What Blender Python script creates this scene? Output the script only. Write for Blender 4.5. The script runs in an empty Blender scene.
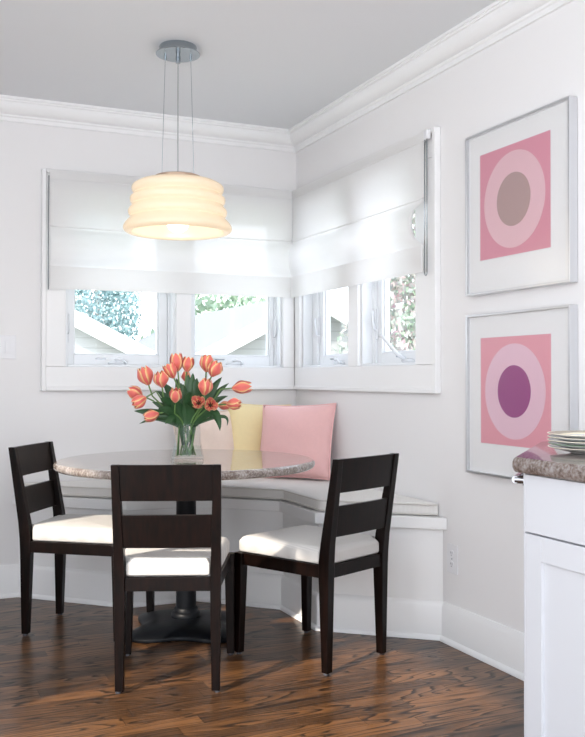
import bpy, bmesh, math, random
from mathutils import Vector, Matrix, Euler
C = bpy.context.scene.collection
PI = math.pi
R = math.radians
random.seed(7)

# ------------------------------------------------------------------ helpers
def obj(name, bm, m=None, parent=None, smooth=False, bevel=0, seg=2, recalc=True, auto=None):
    me = bpy.data.meshes.new(name)
    if recalc:
        bmesh.ops.recalc_face_normals(bm, faces=bm.faces)
    bm.to_mesh(me); bm.free()
    o = bpy.data.objects.new(name, me); C.objects.link(o)
    if m is not None: me.materials.append(m)
    if smooth or auto:
        for p in me.polygons: p.use_smooth = True
    if bevel:
        b = o.modifiers.new('bevel', 'BEVEL'); b.width = bevel; b.segments = seg; b.limit_method = 'ANGLE'; b.angle_limit = R(35)
        for p in me.polygons: p.use_smooth = True
        try: b.harden_normals = True
        except Exception: pass
    if auto:
        me.set_sharp_from_angle(angle=R(auto))
    if parent is not None: o.parent = parent
    return o

def tag(o, label, cat, group=None):
    o['label'] = label; o['category'] = cat
    if group: o['group'] = group
    return o

def struct(name, bm, m, parent=None, **k):
    o = obj(name, bm, m, parent, **k)
    if parent is None: o['kind'] = 'structure'
    return o

def empty(name, loc, rz=0, label=None, cat=None, group=None):
    o = bpy.data.objects.new(name, None); C.objects.link(o)
    o.empty_display_size = .05
    o.location = loc; o.rotation_euler = (0, 0, rz)
    if label: tag(o, label, cat, group)
    return o

def B(): return bmesh.new()

def box(bm, x0, x1, y0, y1, z0, z1):
    v = [bm.verts.new(p) for p in [(x0,y0,z0),(x1,y0,z0),(x1,y1,z0),(x0,y1,z0),(x0,y0,z1),(x1,y0,z1),(x1,y1,z1),(x0,y1,z1)]]
    for f in [(0,3,2,1),(4,5,6,7),(0,1,5,4),(1,2,6,5),(2,3,7,6),(3,0,4,7)]:
        bm.faces.new([v[i] for i in f])
    return bm

def hexa(bm, pts):
    """eight corners: four below, four above"""
    v = [bm.verts.new(p) for p in pts]
    for f in [(0,3,2,1),(4,5,6,7),(0,1,5,4),(1,2,6,5),(2,3,7,6),(3,0,4,7)]:
        bm.faces.new([v[i] for i in f])
    return bm

def prism(bm, poly, z0, z1):
    a = [bm.verts.new((x, y, z0)) for x, y in poly]; b = [bm.verts.new((x, y, z1)) for x, y in poly]
    n = len(poly)
    bm.faces.new(a[::-1]); bm.faces.new(b)
    for i in range(n): bm.faces.new([a[i], a[(i+1) % n], b[(i+1) % n], b[i]])
    return bm

def loft(bm, rings, closed=True, cap=True):
    """rings: lists of points of equal count"""
    V = [[bm.verts.new(p) for p in r] for r in rings]
    n = len(V[0])
    for a, b in zip(V[:-1], V[1:]):
        for i in range(n if closed else n-1):
            bm.faces.new([a[i], a[(i+1) % n], b[(i+1) % n], b[i]])
    if cap:
        bm.faces.new(V[0][::-1]); bm.faces.new(V[-1])
    return bm

def lathe(bm, prof, n=48, cx=0, cy=0, cap=True):
    """prof: list of (r, z)"""
    rings = []
    for r, z in prof:
        rings.append([(cx + max(r, 1e-4)*math.cos(2*PI*i/n), cy + max(r, 1e-4)*math.sin(2*PI*i/n), z) for i in range(n)])
    return loft(bm, rings, True, cap)

def tube(bm, pts, r, n=8, cap=True, closed=False):
    pts = [Vector(p) for p in pts]
    rr = r if isinstance(r, (list, tuple)) else [r]*len(pts)
    rings = []; up = None
    N = len(pts)
    for i, p in enumerate(pts):
        if closed: d = pts[(i+1) % N] - pts[i-1]
        else: d = pts[min(i+1, N-1)] - pts[max(i-1, 0)]
        d.normalize()
        if up is None:
            up = Vector((0,0,1)) if abs(d.z) < .9 else Vector((1,0,0))
        s = d.cross(up).normalized(); up = s.cross(d).normalized()
        rings.append([p + (s*math.cos(2*PI*k/n) + up*math.sin(2*PI*k/n))*rr[i] for k in range(n)])
    if closed: rings.append(rings[0]); cap = False
    loft(bm, rings, True, cap)
    if closed: bmesh.ops.remove_doubles(bm, verts=bm.verts, dist=1e-6)
    return bm

def bez(p0, p1, p2, n=10):
    p0, p1, p2 = Vector(p0), Vector(p1), Vector(p2)
    return [p0*(1-t)**2 + p1*2*t*(1-t) + p2*t*t for t in [i/n for i in range(n+1)]]

# ------------------------------------------------------------------ materials
def mat(name, col, rough=.5, metal=0, spec=.5, coat=0, var=0, vscale=8, bump=0, bscale=60, sheen=0):
    m = bpy.data.materials.new(name); m.use_nodes = True
    nt = m.node_tree; b = nt.nodes['Principled BSDF']
    b.inputs['Base Color'].default_value = (*col, 1); b.inputs['Roughness'].default_value = rough
    b.inputs['Metallic'].default_value = metal; b.inputs['Specular IOR Level'].default_value = spec
    if coat: b.inputs['Coat Weight'].default_value = coat; b.inputs['Coat Roughness'].default_value = .08
    if sheen: b.inputs['Sheen Weight'].default_value = sheen
    tc = nt.nodes.new('ShaderNodeTexCoord')
    if var:
        n = nt.nodes.new('ShaderNodeTexNoise'); n.inputs['Scale'].default_value = vscale; n.inputs['Detail'].default_value = 4
        mr = nt.nodes.new('ShaderNodeMapRange'); mr.inputs['To Min'].default_value = 1-var; mr.inputs['To Max'].default_value = 1+var
        mx = nt.nodes.new('ShaderNodeMix'); mx.data_type = 'RGBA'; mx.blend_type = 'MULTIPLY'; mx.inputs['Factor'].default_value = 1
        mx.inputs['A'].default_value = (*col, 1)
        nt.links.new(tc.outputs['Object'], n.inputs['Vector']); nt.links.new(n.outputs['Fac'], mr.inputs['Value'])
        nt.links.new(mr.outputs['Result'], mx.inputs['B']); nt.links.new(mx.outputs['Result'], b.inputs['Base Color'])
    if bump:
        n2 = nt.nodes.new('ShaderNodeTexNoise'); n2.inputs['Scale'].default_value = bscale; n2.inputs['Detail'].default_value = 3
        bp = nt.nodes.new('ShaderNodeBump'); bp.inputs['Strength'].default_value = bump; bp.inputs['Distance'].default_value = .002
        nt.links.new(tc.outputs['Object'], n2.inputs['Vector']); nt.links.new(n2.outputs['Fac'], bp.inputs['Height'])
        nt.links.new(bp.outputs['Normal'], b.inputs['Normal'])
    return m

wall_m = mat('wall_paint', (.84,.83,.83), .6, bump=.03, bscale=300)
ceil_m = mat('ceiling_paint', (.77,.785,.80), .75, bump=.03, bscale=300)
trim_m = mat('white_trim_paint', (.88,.88,.88), .35)
vinyl_m = mat('white_window_vinyl', (.84,.86,.88), .35)
cab_m = mat('cabinet_paint', (.68,.69,.72), .3)
chrome = mat('chrome', (.38,.38,.40), .15, 1)
nickel = mat('brushed_nickel', (.40,.44,.47), .2, 1, var=.06, vscale=20)
frame_m = mat('silver_frame', (.70,.71,.73), .32, 1)
hard_w = mat('white_hardware', (.80,.82,.85), .25)
plastic = mat('white_plastic', (.82,.82,.84), .3)
mat_board = mat('mat_board', (.84,.84,.84), .7)
slot_m = mat('dark_slot', (.08,.08,.09), .5)
iron = mat('black_iron', (.003,.004,.006), .45, spec=.25, var=.25, vscale=14, bump=.25, bscale=70)

def wood_dark():
    m = mat('espresso_wood', (.017,.010,.008), .33, spec=.2)
    nt = m.node_tree; b = nt.nodes['Principled BSDF']
    tc = nt.nodes.new('ShaderNodeTexCoord'); mp = nt.nodes.new('ShaderNodeMapping'); mp.inputs['Scale'].default_value = (40, 40, 5)
    n = nt.nodes.new('ShaderNodeTexNoise'); n.inputs['Scale'].default_value = 2; n.inputs['Detail'].default_value = 6
    cr = nt.nodes.new('ShaderNodeValToRGB')
    cr.color_ramp.elements[0].color = (.0022,.0014,.0012,1); cr.color_ramp.elements[0].position = .35
    cr.color_ramp.elements[1].color = (.0085,.0032,.0022,1); cr.color_ramp.elements[1].position = .7
    nt.links.new(tc.outputs['Object'], mp.inputs['Vector']); nt.links.new(mp.outputs['Vector'], n.inputs['Vector'])
    nt.links.new(n.outputs['Fac'], cr.inputs['Fac']); nt.links.new(cr.outputs['Color'], b.inputs['Base Color'])
    return m
espresso = wood_dark()

def ribbed(name, col, axis='X', scale=260, strength=.35):
    m = mat(name, col, .85, sheen=.15)
    nt = m.node_tree; b = nt.nodes['Principled BSDF']
    tc = nt.nodes.new('ShaderNodeTexCoord'); w = nt.nodes.new('ShaderNodeTexWave')
    w.bands_direction = axis; w.inputs['Scale'].default_value = scale/20; w.inputs['Distortion'].default_value = .3
    bp = nt.nodes.new('ShaderNodeBump'); bp.inputs['Strength'].default_value = strength; bp.inputs['Distance'].default_value = .003
    mr = nt.nodes.new('ShaderNodeMapRange'); mr.inputs['To Min'].default_value = .90; mr.inputs['To Max'].default_value = 1.03
    mx = nt.nodes.new('ShaderNodeMix'); mx.data_type = 'RGBA'; mx.blend_type = 'MULTIPLY'; mx.inputs['Factor'].default_value = 1
    mx.inputs['A'].default_value = (*col, 1)
    nt.links.new(tc.outputs['Object'], w.inputs['Vector']); nt.links.new(w.outputs['Fac'], bp.inputs['Height'])
    nt.links.new(w.outputs['Fac'], mr.inputs['Value']); nt.links.new(mr.outputs['Result'], mx.inputs['B'])
    nt.links.new(mx.outputs['Result'], b.inputs['Base Color'])
    nt.links.new(bp.outputs['Normal'], b.inputs['Normal'])
    return m
seat_fab = ribbed('cream_ribbed_fabric', (.64,.62,.59), 'X', 1400, .2)
bench_fab = ribbed('oatmeal_ribbed_fabric', (.82,.80,.77), 'X', 1500, .2)
pipe_fab = mat('oatmeal_piping', (.70,.67,.63), .85)
pink_fab = mat('pink_linen', (.90,.54,.53), .85, sheen=.3, var=.04, vscale=60, bump=.25, bscale=500)
yel_fab = mat('yellow_linen', (.93,.77,.43), .85, sheen=.3, var=.04, vscale=60, bump=.25, bscale=500)
peach_fab = mat('peach_linen', (.86,.70,.60), .85, sheen=.3, var=.04, vscale=60, bump=.25, bscale=500)

def floor_mat():
    m = mat('oak_strip_floor', (.2,.1,.05), .32)
    nt = m.node_tree; b = nt.nodes['Principled BSDF']; L = nt.links; N = nt.nodes
    tc = N.new('ShaderNodeTexCoord')
    sx = N.new('ShaderNodeSeparateXYZ'); L.new(tc.outputs['Object'], sx.inputs[0])
    # strip index across the boards
    def math_(op, a, bb=None, **k):
        n = N.new('ShaderNodeMath'); n.operation = op
        for i, v in enumerate((a, bb)):
            if v is None: continue
            if isinstance(v, (int, float)): n.inputs[i].default_value = v
            else: L.new(v, n.inputs[i])
        return n.outputs[0]
    ys = math_('DIVIDE', sx.outputs['Y'], .074)
    idx = math_('FLOOR', ys); fr = math_('FRACT', ys)
    wn = N.new('ShaderNodeTexWhiteNoise'); wn.noise_dimensions = '1D'; L.new(idx, wn.inputs['W'])
    off = math_('MULTIPLY', wn.outputs['Value'], 3.7)
    xs = math_('DIVIDE', math_('ADD', sx.outputs['X'], off), .95)
    xi = math_('FLOOR', xs); xf = math_('FRACT', xs)
    cmb = N.new('ShaderNodeCombineXYZ'); L.new(idx, cmb.inputs[0]); L.new(xi, cmb.inputs[1])
    wn2 = N.new('ShaderNodeTexWhiteNoise'); wn2.noise_dimensions = '2D'; L.new(cmb.outputs[0], wn2.inputs['Vector'])
    # grain: cathedral figure
    gv = N.new('ShaderNodeCombineXYZ')
    L.new(math_('ADD', math_('MULTIPLY', sx.outputs['X'], .9), math_('MULTIPLY', wn2.outputs['Value'], 31.)), gv.inputs[0])
    L.new(math_('ADD', math_('MULTIPLY', sx.outputs['Y'], 7.), math_('MULTIPLY', wn2.outputs['Value'], 17.)), gv.inputs[1])
    n1 = N.new('ShaderNodeTexNoise'); n1.inputs['Scale'].default_value = 1.3; n1.inputs['Detail'].default_value = 1.5; n1.inputs['Roughness'].default_value = .45
    L.new(gv.outputs[0], n1.inputs['Vector'])
    rings = math_('FRACT', math_('MULTIPLY', n1.outputs['Fac'], 17.))
    rr = N.new('ShaderNodeValToRGB'); e = rr.color_ramp.elements
    e[0].position = 0; e[0].color = (0,0,0,1); e[1].position = .11; e[1].color = (1,1,1,1)
    e2 = e.new(.8); e2.color = (.75,.75,.75,1); e3 = e.new(1.); e3.color = (.1,.1,.1,1)
    L.new(rings, rr.inputs['Fac'])
    # fine pores
    pv = N.new('ShaderNodeMapping'); pv.inputs['Scale'].default_value = (9, 190, 1); L.new(tc.outputs['Object'], pv.inputs['Vector'])
    n2 = N.new('ShaderNodeTexNoise'); n2.inputs['Scale'].default_value = 1; n2.inputs['Detail'].default_value = 4; L.new(pv.outputs[0], n2.inputs['Vector'])
    g = math_('ADD', math_('MULTIPLY', rr.outputs['Color'], .60), math_('MULTIPLY', n2.outputs['Fac'], .70))
    g = math_('ADD', g, math_('MULTIPLY', math_('SUBTRACT', wn2.outputs['Value'], .5), .30))
    cr = N.new('ShaderNodeValToRGB'); e = cr.color_ramp.elements
    e[0].position = .15; e[0].color = (.008,.005,.004,1); e[1].position = 1.; e[1].color = (.185,.083,.030,1)
    a = e.new(.55); a.color = (.022,.011,.006,1)
    a = e.new(.8); a.color = (.078,.036,.014,1)
    L.new(g, cr.inputs['Fac'])
    # seams
    s1 = math_('GREATER_THAN', fr, .025); s2 = math_('GREATER_THAN', xf, .003)
    s = math_('MAXIMUM', math_('MULTIPLY', s1, s2), .35)
    mx = N.new('ShaderNodeMix'); mx.data_type = 'RGBA'; mx.blend_type = 'MULTIPLY'; mx.inputs['Factor'].default_value = 1
    L.new(cr.outputs['Color'], mx.inputs['A']); L.new(s, mx.inputs['B']); L.new(mx.outputs['Result'], b.inputs['Base Color'])
    ro = math_('SUBTRACT', .40, math_('MULTIPLY', rr.outputs['Color'], .12)); L.new(ro, b.inputs['Roughness'])
    bp = N.new('ShaderNodeBump'); bp.inputs['Strength'].default_value = .12; bp.inputs['Distance'].default_value = .001
    L.new(math_('ADD', math_('MULTIPLY', rr.outputs['Color'], .4), s), bp.inputs['Height']); L.new(bp.outputs['Normal'], b.inputs['Normal'])
    return m

def stone(name, cols, scale, stretch=(1,1,1), rough=.12, speck=.5):
    m = mat(name, cols[1], rough, coat=.3)
    nt = m.node_tree; b = nt.nodes['Principled BSDF']; L = nt.links; N = nt.nodes
    tc = N.new('ShaderNodeTexCoord'); mp = N.new('ShaderNodeMapping'); mp.inputs['Scale'].default_value = stretch
    n = N.new('ShaderNodeTexNoise'); n.inputs['Scale'].default_value = scale; n.inputs['Detail'].default_value = 8; n.inputs['Roughness'].default_value = .65; n.inputs['Distortion'].default_value = .25
    n2 = N.new('ShaderNodeTexNoise'); n2.inputs['Scale'].default_value = 140; n2.inputs['Detail'].default_value = 3
    ma = N.new('ShaderNodeMath'); ma.operation = 'MULTIPLY_ADD'; ma.inputs[1].default_value = speck
    sb = N.new('ShaderNodeMath'); sb.operation = 'SUBTRACT'; sb.inputs[1].default_value = .5
    cr = N.new('ShaderNodeValToRGB'); e = cr.color_ramp.elements
    e[0].position = .32; e[0].color = (*cols[0],1); e[1].position = .68; e[1].color = (*cols[2],1); a = e.new(.5); a.color = (*cols[1],1)
    L.new(tc.outputs['Object'], mp.inputs['Vector']); L.new(mp.outputs[0], n.inputs['Vector']); L.new(tc.outputs['Object'], n2.inputs['Vector'])
    L.new(n2.outputs['Fac'], sb.inputs[0]); L.new(sb.outputs[0], ma.inputs[0]); L.new(n.outputs['Fac'], ma.inputs[2])
    L.new(ma.outputs[0], cr.inputs['Fac']); L.new(cr.outputs['Color'], b.inputs['Base Color'])
    return m
table_stone = stone('polished_table_granite', [(.17,.13,.11),(.33,.285,.255),(.50,.46,.43)], 9, (1,2.6,1), .05, .8)
counter_stone = stone('polished_counter_granite', [(.13,.095,.08),(.24,.195,.175),(.34,.32,.31)], 30, (1,1,1), .08, .7)

def glass_mat(name, tint=(.98,.99,1.), ior=1.45, gl=.9, rough=0.):
    m = bpy.data.materials.new(name); m.use_nodes = True; nt = m.node_tree; nt.nodes.clear()
    out = nt.nodes.new('ShaderNodeOutputMaterial'); t = nt.nodes.new('ShaderNodeBsdfTransparent'); t.inputs[0].default_value = (*tint, 1)
    g = nt.nodes.new('ShaderNodeBsdfGlossy'); g.inputs['Roughness'].default_value = rough
    f = nt.nodes.new('ShaderNodeLayerWeight'); pw = nt.nodes.new('ShaderNodeMath'); pw.operation = 'POWER'; pw.inputs[1].default_value = 5
    nt.links.new(f.outputs['Facing'], pw.inputs[0]); r0 = ((ior-1)/(ior+1))**2; f.inputs['Blend'].default_value = .5
    mu = nt.nodes.new('ShaderNodeMath'); mu.operation = 'MULTIPLY_ADD'; mu.inputs[1].default_value = gl*(1-r0); mu.inputs[2].default_value = r0*gl; mu.use_clamp = True
    mx = nt.nodes.new('ShaderNodeMixShader')
    nt.links.new(pw.outputs[0], mu.inputs[0]); nt.links.new(mu.outputs[0], mx.inputs[0]); nt.links.new(t.outputs[0], mx.inputs[1]); nt.links.new(g.outputs[0], mx.inputs[2])
    nt.links.new(mx.outputs[0], out.inputs[0])
    return m
pane_m = glass_mat('window_glass', (.97,.985,1.), 1.4)
picture_glass = glass_mat('picture_glass', (.99,.99,.99), 1.5, .7, .22)
vase_m = glass_mat('vase_glass', (.955,.975,.98), 1.5, .55)
water_m = glass_mat('water', (.95,.98,.97), 1.33, .12)

def shade_fabric(name, dens, tr):
    m = bpy.data.materials.new(name); m.use_nodes = True; nt = m.node_tree; nt.nodes.clear(); N = nt.nodes; L = nt.links
    out = N.new('ShaderNodeOutputMaterial')
    d = N.new('ShaderNodeBsdfDiffuse'); d.inputs[0].default_value = (.96,.955,.95,1)
    t = N.new('ShaderNodeBsdfTranslucent'); t.inputs[0].default_value = (.95,.945,.94,1)
    p = N.new('ShaderNodeBsdfTransparent')
    m1 = N.new('ShaderNodeMixShader'); m1.inputs[0].default_value = dens
    m2 = N.new('ShaderNodeMixShader'); m2.inputs[0].default_value = tr
    tc = N.new('ShaderNodeTexCoord'); mp = N.new('ShaderNodeMapping'); mp.inputs['Scale'].default_value = (6,6,120)
    n = N.new('ShaderNodeTexNoise'); n.inputs['Scale'].default_value = 3; n.inputs['Detail'].default_value = 3
    mr = N.new('ShaderNodeMapRange'); mr.inputs['To Min'].default_value = tr*.75; mr.inputs['To Max'].default_value = tr*1.25
    L.new(tc.outputs['Object'], mp.inputs[0]); L.new(mp.outputs[0], n.inputs['Vector']); L.new(n.outputs['Fac'], mr.inputs['Value']); L.new(mr.outputs[0], m2.inputs[0])
    L.new(d.outputs[0], m1.inputs[1]); L.new(t.outputs[0], m1.inputs[2]); L.new(m1.outputs[0], m2.inputs[1]); L.new(p.outputs[0], m2.inputs[2]); L.new(m2.outputs[0], out.inputs[0])
    return m
shade_m = shade_fabric('sheer_white_shade', .30, .07)
hem_m = shade_fabric('doubled_white_shade', .42, .03)

# ------------------------------------------------------------------ room shell
CEIL = 2.42; XL = -3.0; YF = -5.1; T = .14
OX = [(-1.263, -.695), (-.612, -.085)]        # openings in the back wall
OY = [(-.657, -.08), (-1.28, -.757)]          # openings in the right wall
ZO0, ZO1 = 1.121, 1.98

bm = B(); box(bm, XL, T, YF, T, -.08, 0); struct('floor', bm, floor_mat())
bm = B(); box(bm, XL, T, YF, T, CEIL, CEIL+.1); struct('ceiling', bm, ceil_m)
def wall_with_openings(bm, lo, hi, ops, put):
    z0, z1 = 0, CEIL
    put(bm, lo, hi, z0, ZO0); put(bm, lo, hi, ZO1, z1)
    edges = sorted([e for o in ops for e in (min(o), max(o))])
    xs = [lo] + edges + [hi]
    for i in range(0, len(xs), 2): put(bm, xs[i], xs[i+1], ZO0, ZO1)
bm = B(); wall_with_openings(bm, XL-.14, 0, OX, lambda b,a,c,z0,z1: box(b,a,c,0,T,z0,z1)); struct('wall_back', bm, wall_m)
bm = B(); wall_with_openings(bm, YF, T, OY, lambda b,a,c,z0,z1: box(b,0,T,a,c,z0,z1)); struct('wall_right', bm, wall_m)

bm = B(); box(bm, XL-.14, XL, -1.50, 0, 0, CEIL); box(bm, XL-.14, XL, -2.25, -1.50, 0, 1.6); box(bm, XL-.14, XL, -2.25, -2.17, 1.6, CEIL); box(bm, XL-.14, XL, -2.17, -1.50, 2.25, CEIL); box(bm, XL-.14, XL, -4.35, -3.78, 0, CEIL); struct('left_sun_blocker', bm, wall_m)  # unseen wall pieces added to block the sun, gaps shaped to admit it

# crown moulding, mitred in the corner
prof = [(0,2.316),(.012,2.316),(.014,2.334),(.020,2.338),(.022,2.346)] + \
       [(.022+.046*math.sin(a), 2.346+.050*(1-math.cos(a))) for a in [PI/2*k/8 for k in range(1,9)]] + \
       [(.074,2.398),(.075,2.406),(.081,2.408),(.081,CEIL),(0,CEIL)]
bm = B(); loft(bm, [[(XL+.001,-o,z) for o,z in prof], [(-o,-o,z) for o,z in prof]]); struct('trim_1', bm, trim_m, auto=40)
bm = B(); loft(bm, [[(-o,-o,z) for o,z in prof], [(-o,YF,z) for o,z in prof]]); struct('trim_2', bm, trim_m, auto=40)

# baseboards
bp = [(0,.001),(.026,.001),(.026,.010),(.022,.018),(.016,.022),(.016,.136),(.013,.142),(.011,.150),(.006,.158),(0,.158)]
bm = B(); loft(bm, [[(XL+.001,-o,z) for o,z in bp], [(-1.470,-o,z) for o,z in bp]]); struct('baseboard_back', bm, trim_m, auto=40)
bm = B(); loft(bm, [[(-o,-1.478,z) for o,z in bp], [(-o,-2.70,z) for o,z in bp]]); struct('baseboard_right', bm, trim_m, auto=40)

# window casings
ZB, ZT = 1.005, 2.093
def casing(name, put, lo, hi, ops):
    """put(a0,a1,o0,o1,z0,z1); a along the wall (lo = far end from the corner)"""
    bm = B()
    s = sorted(ops)
    put(bm, lo, hi, 0, .018, ZB, ZO0); put(bm, lo, hi, 0, .018, ZO1, ZT)
    put(bm, lo, s[0][0], 0, .018, ZO0, ZO1); put(bm, s[0][1], s[1][0], 0, .018, ZO0, ZO1); put(bm, s[1][1], hi, 0, .018, ZO0, ZO1)
    put(bm, lo-.004, lo+.018, 0, .030, ZB-.004, ZT+.004)
    put(bm, lo+.018, hi, 0, .030, ZB-.004, ZB+.016)
    put(bm, lo+.018, hi, 0, .030, ZT-.016, ZT+.004)
    return struct(name, bm, trim_m, bevel=.003, seg=1)
casing('trim_3', lambda b,a,c,o0,o1,z0,z1: box(b,a,c,-o1,-o0,z0,z1), -1.378, -.0185, OX)
casing('trim_4', lambda b,a,c,o0,o1,z0,z1: box(b,-o1,-o0,a,c,z0,z1), -1.449, -.0185, [tuple(sorted(o)) for o in OY])

# windows: local frame X along the wall, Y outwards, Z up; origin at the lower corner of the opening
def crank(parent, x, z, y, lever=False):
    bm = B()
    rings = []
    for h, s in ((0,1.),(.010,1.),(.020,.8),(.026,.45)):
        rings.append([(x+.048*s*math.cos(2*PI*k/20), y-h, z+.013*s*math.sin(2*PI*k/20)+.010*(1-s)) for k in range(20)])
    loft(bm, rings)
    c = obj('crank_handle', bm, hard_w, parent, auto=50)
    bm = B()
    if lever: tube(bm, [(x-.005,y-.024,z+.01),(x+.02,y-.045,z+.03),(x+.05,y-.055,z+.075),(x+.085,y-.06,z+.12),(x+.10,y-.06,z+.135)], [.007,.008,.007,.006,.009], 8)
    else: tube(bm, [(x-.012,y-.020,z+.013),(x+.0,y-.032,z+.020),(x+.025,y-.034,z+.017),(x+.045,y-.030,z+.004),(x+.04,y-.026,z-.006)], [.008,.008,.006,.006,.008], 8)
    obj('crank_arm', bm, hard_w, c, smooth=True)
def window(n, loc, rz, w, gl, gr, crank_x, latch, lever=False, mirror=False):
    """opening width w, glass from gl to gr"""
    h = ZO1-ZO0
    bm = B(); f = .012
    box(bm, 0, f, .002, .125, 0, h); box(bm, w-f, w, .002, .125, 0, h); box(bm, f, w-f, .002, .125, 0, f); box(bm, f, w-f, .002, .125, h-f, h)
    # inner stops
    a = max(.02, gl-.045); b_ = min(w-.02, gr+.045)
    box(bm, f, a, .055, .125, f, h-f); box(bm, b_, w-f, .055, .125, f, h-f)
    o = bpy.data.objects.new('x', None)
    win = struct('window_%d' % n, bm, vinyl_m, None, bevel=.002, seg=1)
    win.location = loc; win.rotation_euler = (0,0,rz)
    bm = B(); zb, zt = .062, h-.062; y0, y1 = .068, .112
    box(bm, a+.001, gl, y0, y1, f, h-f); box(bm, gr, b_-.001, y0, y1, f, h-f); box(bm, gl, gr, y0, y1, f, zb); box(bm, gl, gr, y0, y1, zt, h-f)
    # glazing bead
    e = .008
    box(bm, gl, gl+e, y0+.012, y1-.004, zb, zt); box(bm, gr-e, gr, y0+.012, y1-.004, zb, zt); box(bm, gl+e, gr-e, y0+.012, y1-.004, zb, zb+e); box(bm, gl+e, gr-e, y0+.012, y1-.004, zt-e, zt)
    obj('sash', bm, vinyl_m, win, bevel=.0025, seg=1)
    bm = B(); box(bm, gl+.002, gr-.002, .088, .092, zb+.002, zt-.002); obj('pane', bm, pane_m, win)
    crank(win, crank_x, .020, .068, lever)
    bm = B(); box(bm, crank_x-.11, crank_x-.055, .062, .068, .040, .046); obj('label_strip', bm, nickel, win)
    # casement lock lever on the side stile
    lx = latch; z = .20
    bm = B(); box(bm, lx-.007, lx+.007, .060, .068, z-.075, z+.075)
    lk = obj('lock_plate', bm, hard_w, win, bevel=.003)
    bm = B(); tube(bm, [(lx,.060,z-.03),(lx,.045,z-.02),(lx,.038,z+.02),(lx,.040,z+.065)], [.006,.007,.006,.005], 8); obj('lock_lever', bm, hard_w, lk, smooth=True)
    return win
window(1, (OX[0][0], 0, ZO0), 0, OX[0][1]-OX[0][0], .055, .500, .275, .022)
window(2, (OX[1][0], 0, ZO0), 0, OX[1][1]-OX[1][0], .045, .482, .268, .505)
# right wall: rotated -90 deg -> local X runs towards the camera (-y), local Y runs outwards (+x)
w3 = window(3, (0, OY[0][1], ZO0), -PI/2, OY[0][1]-OY[0][0], .125, .53, .33, .085)
w4 = window(4, (0, OY[1][1], ZO0), -PI/2, OY[1][1]-OY[1][0], .085, .47, .335, .045)

# lever raised on the last window
for c in w4.children:
    if c.name.startswith('crank_handle'):
        for g in c.children:
            me = g.data
            bm = B(); x, y, z = .335, .068, .020
            tube(bm, [(x,y-.024,z+.01),(x-.02,y-.05,z+.03),(x-.045,y-.075,z+.07),(x-.065,y-.10,z+.11),(x-.085,y-.105,z+.115)], [.009,.009,.008,.007,.009], 8)
            bm.to_mesh(me); bm.free()
            for p in me.polygons: p.use_smooth = True

# ------------------------------------------------------------------ roman shades
def roman(name, P, L, label, edge_in):
    """P(a, o, z): a along the wall 0..L from outer end to the corner, o off the wall"""
    root = empty(name, P(L/2, .034, 1.5), 0, label, 'window shade', 'white roman shades')
    inv = Vector(root.location)
    def q(a, o, z): return Vector(P(a, o, z)) - inv
    zs = []
    def off(z, t):
        o = .040
        if 1.615 < z < 1.802:
            k = (z-1.615)/.187; o += .050*math.sin(PI*k)**.8 * (1-.15*abs(2*t-1))
        if 1.505 <= z <= 1.615: o += .006
        return o
    zz = [2.082, 2.03, 1.98, 1.92, 1.86, 1.815] + [1.802-.187*k/14 for k in range(0, 15)]
    n = 40
    bm = B(); rows = []
    for z in zz:
        row = []
        for i in range(n+1):
            t = i/n; a = t*L
            if 1.615 < z < 1.802:
                s = math.sin(PI*(z-1.615)/.187)
                if t < .02 and edge_in: a += .085*s*(1-t/.02)
                if t > .98 and edge_in == 0 : a += 0
            sag = .004*math.sin(PI*t)
            row.append(bm.verts.new(q(a, off(z, t), z - (sag if z < 1.9 else 0))))
        rows.append(row)
    for r0, r1 in zip(rows[:-1], rows[1:]):
        for i in range(n): bm.faces.new([r0[i], r0[i+1], r1[i+1], r1[i]])
    obj('fabric_panel', bm, shade_m, root, smooth=True)
    # doubled bottom band
    bm = B()
    def slab(a0, a1, o0, o1, z0, z1):
        hexa(bm, [q(a0,o0,z0), q(a1,o0,z0), q(a1,o1,z0), q(a0,o1,z0), q(a0,o0,z1), q(a1,o0,z1), q(a1,o1,z1), q(a0,o1,z1)])
    slab(-.001, L+.0, .052, .058, 1.503, 1.614); obj('hem_band', bm, hem_m, root)
    bm = B(); slab(-.001, L, .039, .044, 2.048, 2.090); obj('top_hem', bm, hem_m, root)
    bm = B(); slab(0, L, .0305, .0395, 2.060, 2.088); obj('head_rail', bm, trim_m, root)
    bm = B()
    tube(bm, [q(a*L/30, off(1.813, a/30)+.003, 1.813-.004*math.sin(PI*a/30)) for a in range(31)], .0028, 6); obj('fold_seam', bm, hem_m, root, smooth=True)
    bm = B()
    # stitched side hem on the outer edge
    for z0, z1 in ((1.815, 2.03),): slab(.0, .018, .0405, .0425, z0, z1)
    obj('side_hem', bm, hem_m, root)
    return root
roman('roman_shade', lambda a,o,z: (-1.345+a, -o, z), 1.300, 'sheer white roman shade half lowered over the windows left of the corner', 0)
rs = roman('roman_shade', lambda a,o,z: (-o, -1.396+a, z), 1.354, 'sheer white roman shade with bead chain over the windows right of the corner', 1)
bm = B(); inv = Vector(rs.location)
for dy in (-.008, .010):
    tube(bm, [Vector((-.046, -1.411+dy, 2.07))-inv, Vector((-.046, -1.411+dy, 1.50))-inv], .0022, 6)
tube(bm, [Vector((-.046, -1.410+.009*math.cos(a), 1.50+.012*math.sin(a)))-inv for a in [PI+PI*k/8 for k in range(9)]], .0022, 6)
obj('bead_chain', bm, nickel, rs, smooth=True)
bm = B(); box(bm, -.050-inv.x, -.031-inv.x, -1.426-inv.y, -1.398-inv.y, 2.050-inv.z, 2.088-inv.z); obj('chain_bracket', bm, plastic, rs, bevel=.003)
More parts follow.
